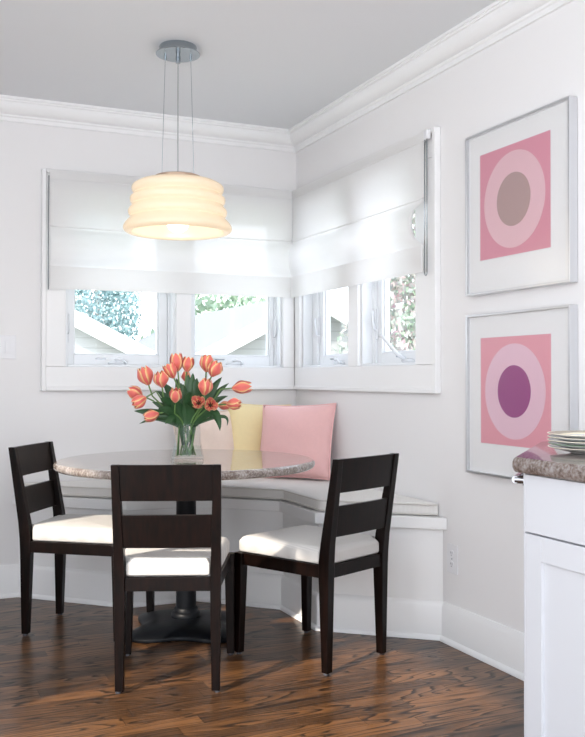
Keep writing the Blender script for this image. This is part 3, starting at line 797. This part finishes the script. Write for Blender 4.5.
# ------------------------------------------------------------------ framed prints
def print_thing(y0, y1, z0, z1, py0, py1, pz0, pz1, cy, cz, ro, ri, cols, label):
    """frame against the right wall; y0 is the end nearer the corner"""
    root = empty('framed_print', (0,(y0+y1)/2,z0), 0, label, 'picture', 'framed circle prints on the right wall')
    oy = (y0+y1)/2
    bm = B(); d0, d1 = -.036, -.002; f = .009
    a, b_ = y1-oy, y0-oy; h = z1-z0
    box(bm, d0, d1, a, a+f, 0, h); box(bm, d0, d1, b_-f, b_, 0, h); box(bm, d0, d1, a+f, b_-f, 0, f); box(bm, d0, d1, a+f, b_-f, h-f, h)
    obj('picture_frame', bm, frame_m, root, bevel=.001, seg=1)
    bm = B(); box(bm, -.022, -.004, a+f, b_-f, f, h-f); obj('mat_board', bm, mat_board, root)
    def flat(bm, x, pts): 
        vs = [bm.verts.new((x, p[0], p[1])) for p in pts]; vb = [bm.verts.new((x+.0006, p[0], p[1])) for p in pts]
        n = len(vs); bm.faces.new(vs); bm.faces.new(vb[::-1])
        for i in range(n): bm.faces.new([vs[i], vb[i], vb[(i+1)%n], vs[(i+1)%n]])
    bm = B(); e = .004
    flat(bm, -.0232, [(py1-oy-e,pz0-z0-e),(py0-oy+e,pz0-z0-e),(py0-oy+e,pz1-z0+e),(py1-oy-e,pz1-z0+e)]); pp = obj('print_paper', bm, mat('paper', (.80,.80,.81), .7), root)
    bm = B(); flat(bm, -.0239, [(py1-oy,pz0-z0),(py0-oy,pz0-z0),(py0-oy,pz1-z0),(py1-oy,pz1-z0)]); obj('pink_square', bm, mat('pink_ink', cols[0], .6), root)
    bm = B(); flat(bm, -.0246, [(cy-oy+ro*math.cos(2*PI*k/64), cz-z0+ro*math.sin(2*PI*k/64)) for k in range(64)]); obj('outer_circle', bm, mat('ring_ink', cols[1], .6), root)
    bm = B(); flat(bm, -.0253, [(cy-oy+ri*math.cos(2*PI*k/64), cz-z0+ri*math.sin(2*PI*k/64)) for k in range(64)]); obj('inner_circle', bm, mat('centre_ink', cols[2], .6), root)
    bm = B(); box(bm, -.0315, -.0300, a+f, b_-f, f, h-f); obj('picture_glass', bm, picture_glass, root)
print_thing(-1.675,-2.266, 1.381,1.992, -1.757,-2.158, 1.509,1.907, -1.958,1.708, .174,.096,
            [(.68,.28,.36),(.76,.49,.54),(.44,.30,.29)], 'upper framed print, pale pink ring around a dusty mauve disc')
print_thing(-1.675,-2.266, .703,1.307, -1.759,-2.158, .822,1.216, -1.959,1.018, .172,.094,
            [(.76,.34,.40),(.78,.53,.62),(.33,.08,.24)], 'lower framed print, pale pink ring around a plum purple disc')

# ------------------------------------------------------------------ outlet and switch
o_ = empty('wall_outlet', (0,-1.537,.342), 0, 'white double power outlet low on the right wall beside the bench', 'outlet')
bm = B(); box(bm, -.006, -.0005, -.036, .036, -.058, .058); obj('cover_plate', bm, plastic, o_, bevel=.002)
for s in (-1, 1):
    bm = B()
    loft(bm, [[(x, .0145*math.cos(2*PI*k/24), s*.022+.0135*math.sin(2*PI*k/24)) for k in range(24)] for x in (-.006,-.0085)])
    r_ = obj('receptacle', bm, plastic, o_, auto=30)
    bm = B(); box(bm, -.0092, -.0084, .004, .0062, s*.022-.001, s*.022+.007); box(bm, -.0092, -.0084, -.0062, -.004, s*.022-.001, s*.022+.007); box(bm, -.0092, -.0084, -.002, .002, s*.022-.009, s*.022-.005)
    obj('slots', bm, mat('slot_grey', (.25,.25,.27), .5), r_)
bm = B(); tube(bm, [(-.006,0,0),(-.0072,0,0)], .003, 10); obj('screw', bm, nickel, o_)
s_ = empty('light_switch', (-1.562,0,1.215), 0, 'white double light switch plate on the wall left of the windows', 'light switch')
bm = B(); box(bm, -.062, .062, -.006, -.0005, -.058, .058); obj('cover_plate', bm, plastic, s_, bevel=.002)
bm = B(); box(bm, .008, .040, -.0085, -.006, -.034, .034)
hexa(bm, [(.012,-.0085,-.030),(.036,-.0085,-.030),(.036,-.012,-.030),(.012,-.012,-.030),(.012,-.0085,.030),(.036,-.0085,.030),(.036,-.0095,.030),(.012,-.0095,.030)]); obj('rocker', bm, plastic, s_, bevel=.001)
bm = B(); box(bm, -.040, -.008, -.0085, -.006, -.034, .034); k_ = obj('keypad', bm, plastic, s_, bevel=.001)
bm = B(); [box(bm, -.030, -.014, -.0095, -.0085, z, z+.004) for z in (-.012, .0, .012)]; obj('buttons', bm, mat('blue_grey', (.25,.28,.42), .5), k_)

# ------------------------------------------------------------------ base cabinet, worktop, towel bar, plates
CX, CY = -.600, -2.746     # door plane and the far corner, where the run turns 45 degrees to the wall
cab = empty('base_cabinet', (CX, CY, 0), 0, 'white painted shaker base cabinet at the right under the granite worktop', 'cabinet')
YE = -1.5
bodyp = [(.020, YE), (.55, YE), (.55, .405), (.40, .405), (.020, .022)]
bm = B(); prism(bm, bodyp, .09, .827); prism(bm, [(.08,YE+.01),(.54,YE+.01),(.54,.36),(.42,.36),(.08,.0)], .001, .0895); obj('cabinet_body', bm, cab_m, cab, bevel=.001, seg=1)
bm = B(); prism(bm, [(.001,-.004),(.0195,-.004),(.0195,.020),(.001,.0015)], .092, .826); obj('corner_filler', bm, cab_m, cab)
DW = .745
for k in range(2):
    y1 = -.005-k*(DW+.004); y0 = y1-DW
    bm = B(); box(bm, 0, .019, y0, y1, .680, .824); d = obj('drawer_front', bm, cab_m, cab, bevel=.0015)
    bm = B(); tube(bm, [(0,(y0+y1)/2-.06,.755),(-.026,(y0+y1)/2-.055,.755),(-.028,(y0+y1)/2,.755),(-.026,(y0+y1)/2+.055,.755),(0,(y0+y1)/2+.06,.755)], .005, 8); obj('pull_handle', bm, nickel, d, smooth=True)
    bm = B(); sw = .062; zb, zt = .095, .6755
    box(bm, 0, .019, y0, y0+sw, zb, zt); box(bm, 0, .019, y1-sw, y1, zb, zt); box(bm, 0, .019, y0+sw, y1-sw, zb, zb+sw); box(bm, 0, .019, y0+sw, y1-sw, zt-sw, zt)
    d = obj('door', bm, cab_m, cab, bevel=.001, seg=1)
    bm = B(); box(bm, .009, .0185, y0+sw, y1-sw, zb+sw, zt-sw); obj('door_panel', bm, cab_m, d)
    bm = B(); lathe(bm, [(.006,0),(.005,.012),(.013,.018),(.014,.024),(.008,.028)], 20); bmesh.ops.rotate(bm, verts=bm.verts, matrix=Matrix.Rotation(-PI/2, 3, 'Y')); bmesh.ops.translate(bm, verts=bm.verts, vec=(0, y0+.03, zt-.05)); obj('door_knob', bm, nickel, d, smooth=True)
ct = empty('worktop', (CX, CY, .828), 0, 'brown and grey polished granite worktop with rounded edge at the right', 'worktop')
bm = B(); h = .040
rg = [(.012*(1-math.cos(a)), h/2+h/2*math.sin(a)) for a in [-PI/2+PI*k/10 for k in range(11)]]
q2 = .4142
outl = lambda o, z: [(-.025+o, YE, z), (.556, YE, z), (.556, .430-o, z), (.40+.0, .430-o, z), (-.025+o, .013-o*q2, z)]
loft(bm, [outl(o, z) for o, z in rg]); obj('worktop_slab', bm, counter_stone, ct, auto=25)
# towel bar on the angled end face
tw = empty('towel_bar', (CX+.022, CY+.024, .803), R(45), 'short chrome towel bar fixed to the angled end of the white cabinet', 'towel bar')
for x in (.030, .40):
    bm = B(); tube(bm, [(x,.0015,0),(x,.007,0)], .016, 20); obj('wall_flange', bm, chrome, tw, auto=40)
    bm = B(); tube(bm, [(x,.007,0),(x,.028,0)], .011, 16); obj('post', bm, chrome, tw, auto=40)
bm = B(); tube(bm, [(.022,.026,.0),(.43,.026,.0)], .0095, 16); obj('bar', bm, chrome, tw, auto=40)

china = mat('white_china', (.82,.82,.80), .12); rimc = mat('gold_rim', (.78,.70,.55), .3); cream = mat('cream_glaze', (.85,.74,.55), .15)
green = mat('green_rim', (.10,.22,.10), .3)
def plate(z, dx, dy, top, label):
    root = empty('dinner_plate', (PLX+dx, PLY+dy, z), 0, label, 'plate', 'stack of plates on the worktop')
    bm = B(); lathe(bm, [(.0,.0012),(.062,.0012),(.064,.0),(.067,.0),(.069,.002),(.088,.006),(.118,.013),(.1255,.0155),(.126,.017),(.1245,.0172),(.116,.0155),(.088,.0095),(.072,.0058),(.0,.005)], 64)
    p = obj('plate_body', bm, china, root, auto=50)
    bm = B(); lathe(bm, [(.1262,.0160),(.1266,.0168),(.1262,.0175),(.1240,.0176),(.1236,.0172),(.1255,.0165)], 64, cap=False); obj('rim_band', bm, (green if top == 'g' else rimc), root, smooth=True)
    if top == 't':
        bm = B(); lathe(bm, [(.120,.0168),(.122,.0174),(.096,.0128),(.090,.0112),(.090,.0100)], 64, cap=False); obj('cream_border', bm, cream, root, smooth=True)
PLX, PLY = -.355, -2.74
PLL = ['bottom plate of the stack, nearest the granite', 'second plate from the bottom of the stack, with green rim', 'middle plate in the stack', 'second plate from the top of the stack', 'top plate of the stack with a cream border']
zp = .8685
for k in range(5):
    plate(zp, (.0,.002,-.002,.001,-.001)[k], (0,.001,-.001,.002,0)[k], 'g' if k == 1 else ('t' if k == 4 else ''), PLL[k]); zp += .0088

# ------------------------------------------------------------------ outside
bm = B(); box(bm, -40, 60, T+.01, 80, -1.4, -1.25); struct('ground', bm, mat('lawn', (.30,.34,.22), .9, var=.2, vscale=3))
def siding():
    m = mat('white_siding', (.80,.80,.80), .6)
    nt = m.node_tree; N = nt.nodes; L = nt.links; b = N['Principled BSDF']
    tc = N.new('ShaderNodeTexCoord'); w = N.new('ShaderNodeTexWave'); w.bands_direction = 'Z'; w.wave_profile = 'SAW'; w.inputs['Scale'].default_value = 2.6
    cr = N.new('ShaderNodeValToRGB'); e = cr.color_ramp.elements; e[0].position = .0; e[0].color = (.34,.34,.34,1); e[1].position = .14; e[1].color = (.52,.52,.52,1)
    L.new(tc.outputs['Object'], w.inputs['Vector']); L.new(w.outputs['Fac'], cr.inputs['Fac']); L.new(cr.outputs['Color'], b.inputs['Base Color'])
    return m
sid = siding(); roof_m = mat('grey_shingles', (.22,.23,.25), .9, var=.25, vscale=14)
def garage(name, x0, x1, y0, y1, ze, za, label):
    root = empty(name, ((x0+x1)/2, (y0+y1)/2, -1.249), 0, label, 'building')
    ox, oy, oz = -(x0+x1)/2, -(y0+y1)/2, 1.249
    xm = (x0+x1)/2
    def sh(bm): bmesh.ops.translate(bm, verts=bm.verts, vec=(ox,oy,oz)); return bm
    bm = B(); P = [(x0,-1.249),(x1,-1.249),(x1,ze),(xm,za),(x0,ze)]
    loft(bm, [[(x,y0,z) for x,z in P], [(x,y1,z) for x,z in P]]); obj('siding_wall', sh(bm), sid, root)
    sl = (za-ze)/(xm-x0); ov = .18
    for s, xe in ((-1,x0),(1,x1)):
        xo = xe + s*ov; zo = ze - ov*sl
        bm = B(); loft(bm, [[(xo,y,zo+.02),(xm,y,za+.02),(xm,y,za+.09),(xo,y,zo+.09)] for y in (y0-.20,y1+.2)]); obj('roof_slope', sh(bm), roof_m, root)
        bm = B(); loft(bm, [[(xo,y,zo-.10),(xm,y,za-.10),(xm,y,za+.10),(xo,y,zo+.10)] for y in (y0-.24,y0-.201)]); obj('rake_board', sh(bm), trim_m, root)
        bm = B(); box(bm, xo-.02 if s<0 else xo, xo if s<0 else xo+.02, y0-.2, y1+.2, zo-.06, zo+.09); obj('fascia', sh(bm), trim_m, root)
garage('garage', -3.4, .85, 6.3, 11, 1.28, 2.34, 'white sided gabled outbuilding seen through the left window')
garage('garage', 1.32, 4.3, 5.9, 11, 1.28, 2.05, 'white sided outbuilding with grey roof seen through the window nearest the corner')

def leafy(name, x, y, z0, z1, r, n, size, m, label, tr=.10, seed=1, cat='tree', group=None):
    rnd = random.Random(seed)
    root = empty(name, (x,y,-1.249), 0, label, cat, group)
    bm = B(); tube(bm, [(0,0,0),(.05,0,(z0+1.25)*.6),(0,.03,(z0+1.25)+.6*(z1-z0))], [tr,tr*.8,tr*.4], 8); obj('trunk', bm, bark, root, smooth=True)
    bm = B(); zc_ = (z0+z1)/2+1.249; hz = (z1-z0)/2
    for i in range(n):
        th, ph = rnd.uniform(0,2*PI), math.acos(rnd.uniform(-1,1)); q = rnd.uniform(.35,1)**.5
        bumpy = 1+.18*math.sin(3*th+seed)+.12*math.sin(5*ph+2*th)
        c = Vector((r*q*bumpy*math.sin(ph)*math.cos(th), r*q*bumpy*math.sin(ph)*math.sin(th), zc_+hz*q*math.cos(ph)))
        e = Euler((rnd.uniform(0,6),rnd.uniform(0,6),rnd.uniform(0,6))).to_matrix(); s = size*rnd.uniform(.6,1.3)
        bm.faces.new([bm.verts.new(c + e @ Vector(p)) for p in [(-s*.5,0,0),(0,-s*.28,s*.06),(s*.5,0,0),(0,s*.28,s*.06)]])
    obj('foliage', bm, m, root, recalc=False)
bark = mat('bark', (.42,.38,.36), .9, var=.2)
ev = mat('blue_green_needles', (.34,.50,.50), .8, var=.4, vscale=5); gm = mat('spring_green_leaves', (.34,.44,.32), .8, var=.4, vscale=6); pm = stone('pink_blossom', [(.20,.30,.23),(.32,.34,.30),(.46,.26,.30)], 4, (1,1,1), .8, 1.)
leafy('evergreen_tree', 1.45, 12.2, .2, 5.2, .66, 12000, .09, ev, 'blue-green evergreen rising behind the left outbuilding', seed=3)
leafy('leafy_tree', 8.0, 9.0, -.9, 4.6, 2.2, 6000, .20, gm, 'spring green tree seen through the rightmost window', seed=5)
leafy('blossom_tree', 3.45, 3.75, -.9, 3.6, 1.15, 12000, .085, pm, 'pink blossoming tree beside the green one outside the right windows', seed=8)
leafy('round_shrub', 4.6, 14.2, -.8, 3.4, 1.9, 2200, .22, gm, 'green tree crown beyond the roof of the right outbuilding', seed=9)
# bare tree: recursive twigs
root = empty('bare_tree', (-.3,15.8,-1.249), 0, 'leafless tree with thin bare branches behind the left outbuilding', 'tree')
rnd = random.Random(4); bm = B()
def twig(p, d, l, r, k):
    q = p + d*l; m_ = (p+q)/2 + Vector((rnd.uniform(-.06,.06)*l, rnd.uniform(-.06,.06)*l, 0))
    tube(bm, [p, m_, q], [r, r*.85, r*.65], 5)
    if k:
        for _ in range(3):
            e = (d + Vector((rnd.uniform(-.7,.7), rnd.uniform(-.7,.7), rnd.uniform(-.15,.45)))).normalized(); twig(p.lerp(q, rnd.uniform(.6,1)), e, l*rnd.uniform(.55,.8), r*.6, k-1)
twig(Vector((0,0,0)), Vector((.02,0,1)), 2.3, .10, 5); obj('branches', bm, bark, root, smooth=True)

# ------------------------------------------------------------------ light
W = bpy.data.worlds.new('sky'); bpy.context.scene.world = W; W.use_nodes = True
nt = W.node_tree; bg = nt.nodes['Background']
tc = nt.nodes.new('ShaderNodeTexCoord'); sp = nt.nodes.new('ShaderNodeSeparateXYZ'); cr = nt.nodes.new('ShaderNodeValToRGB')
e = cr.color_ramp.elements; e[0].position = .0; e[0].color = (.93,.955,1.,1); e[1].position = .7; e[1].color = (.78,.87,1.,1)
nt.links.new(tc.outputs['Generated'], sp.inputs[0]); nt.links.new(sp.outputs['Z'], cr.inputs['Fac']); nt.links.new(cr.outputs['Color'], bg.inputs['Color'])
bg.inputs['Strength'].default_value = 2.05
sun = bpy.data.lights.new('sun', 'SUN'); sun.energy = 3.6; sun.angle = R(1.0); sun.color = (1,.90,.78)
so = bpy.data.objects.new('sun', sun); C.objects.link(so); so.location = (-6,-6,6)
az, el = R(28), R(37.5)
so.rotation_euler = Vector((math.cos(az)*math.cos(el), math.sin(az)*math.cos(el), -math.sin(el))).to_track_quat('-Z', 'Y').to_euler()
pl = bpy.data.lights.new('lamp_glow', 'POINT'); pl.energy = .8; pl.shadow_soft_size = .05; pl.color = (1,.88,.70)
po = bpy.data.objects.new('lamp_glow', pl); C.objects.link(po); po.location = (PX,PY,1.60)

# ------------------------------------------------------------------ camera
cd = bpy.data.cameras.new('camera'); cam = bpy.data.objects.new('camera', cd); C.objects.link(cam)
cd.sensor_fit = 'HORIZONTAL'; cd.sensor_width = 36; cd.lens = F/585*36; cd.clip_end = 300; cd.clip_start = .05
cam.location = CAM
cam.rotation_euler = (PI/2+PIT, 0, -YAW)
sc = bpy.context.scene; sc.camera = cam
sc.view_settings.view_transform = 'Standard'; sc.view_settings.look = 'None'; sc.view_settings.gamma = 1
sc.view_settings.exposure = .70
sc.cycles.use_denoising = True; sc.cycles.max_bounces = 10; sc.cycles.transparent_max_bounces = 16; sc.cycles.sample_clamp_indirect = 6
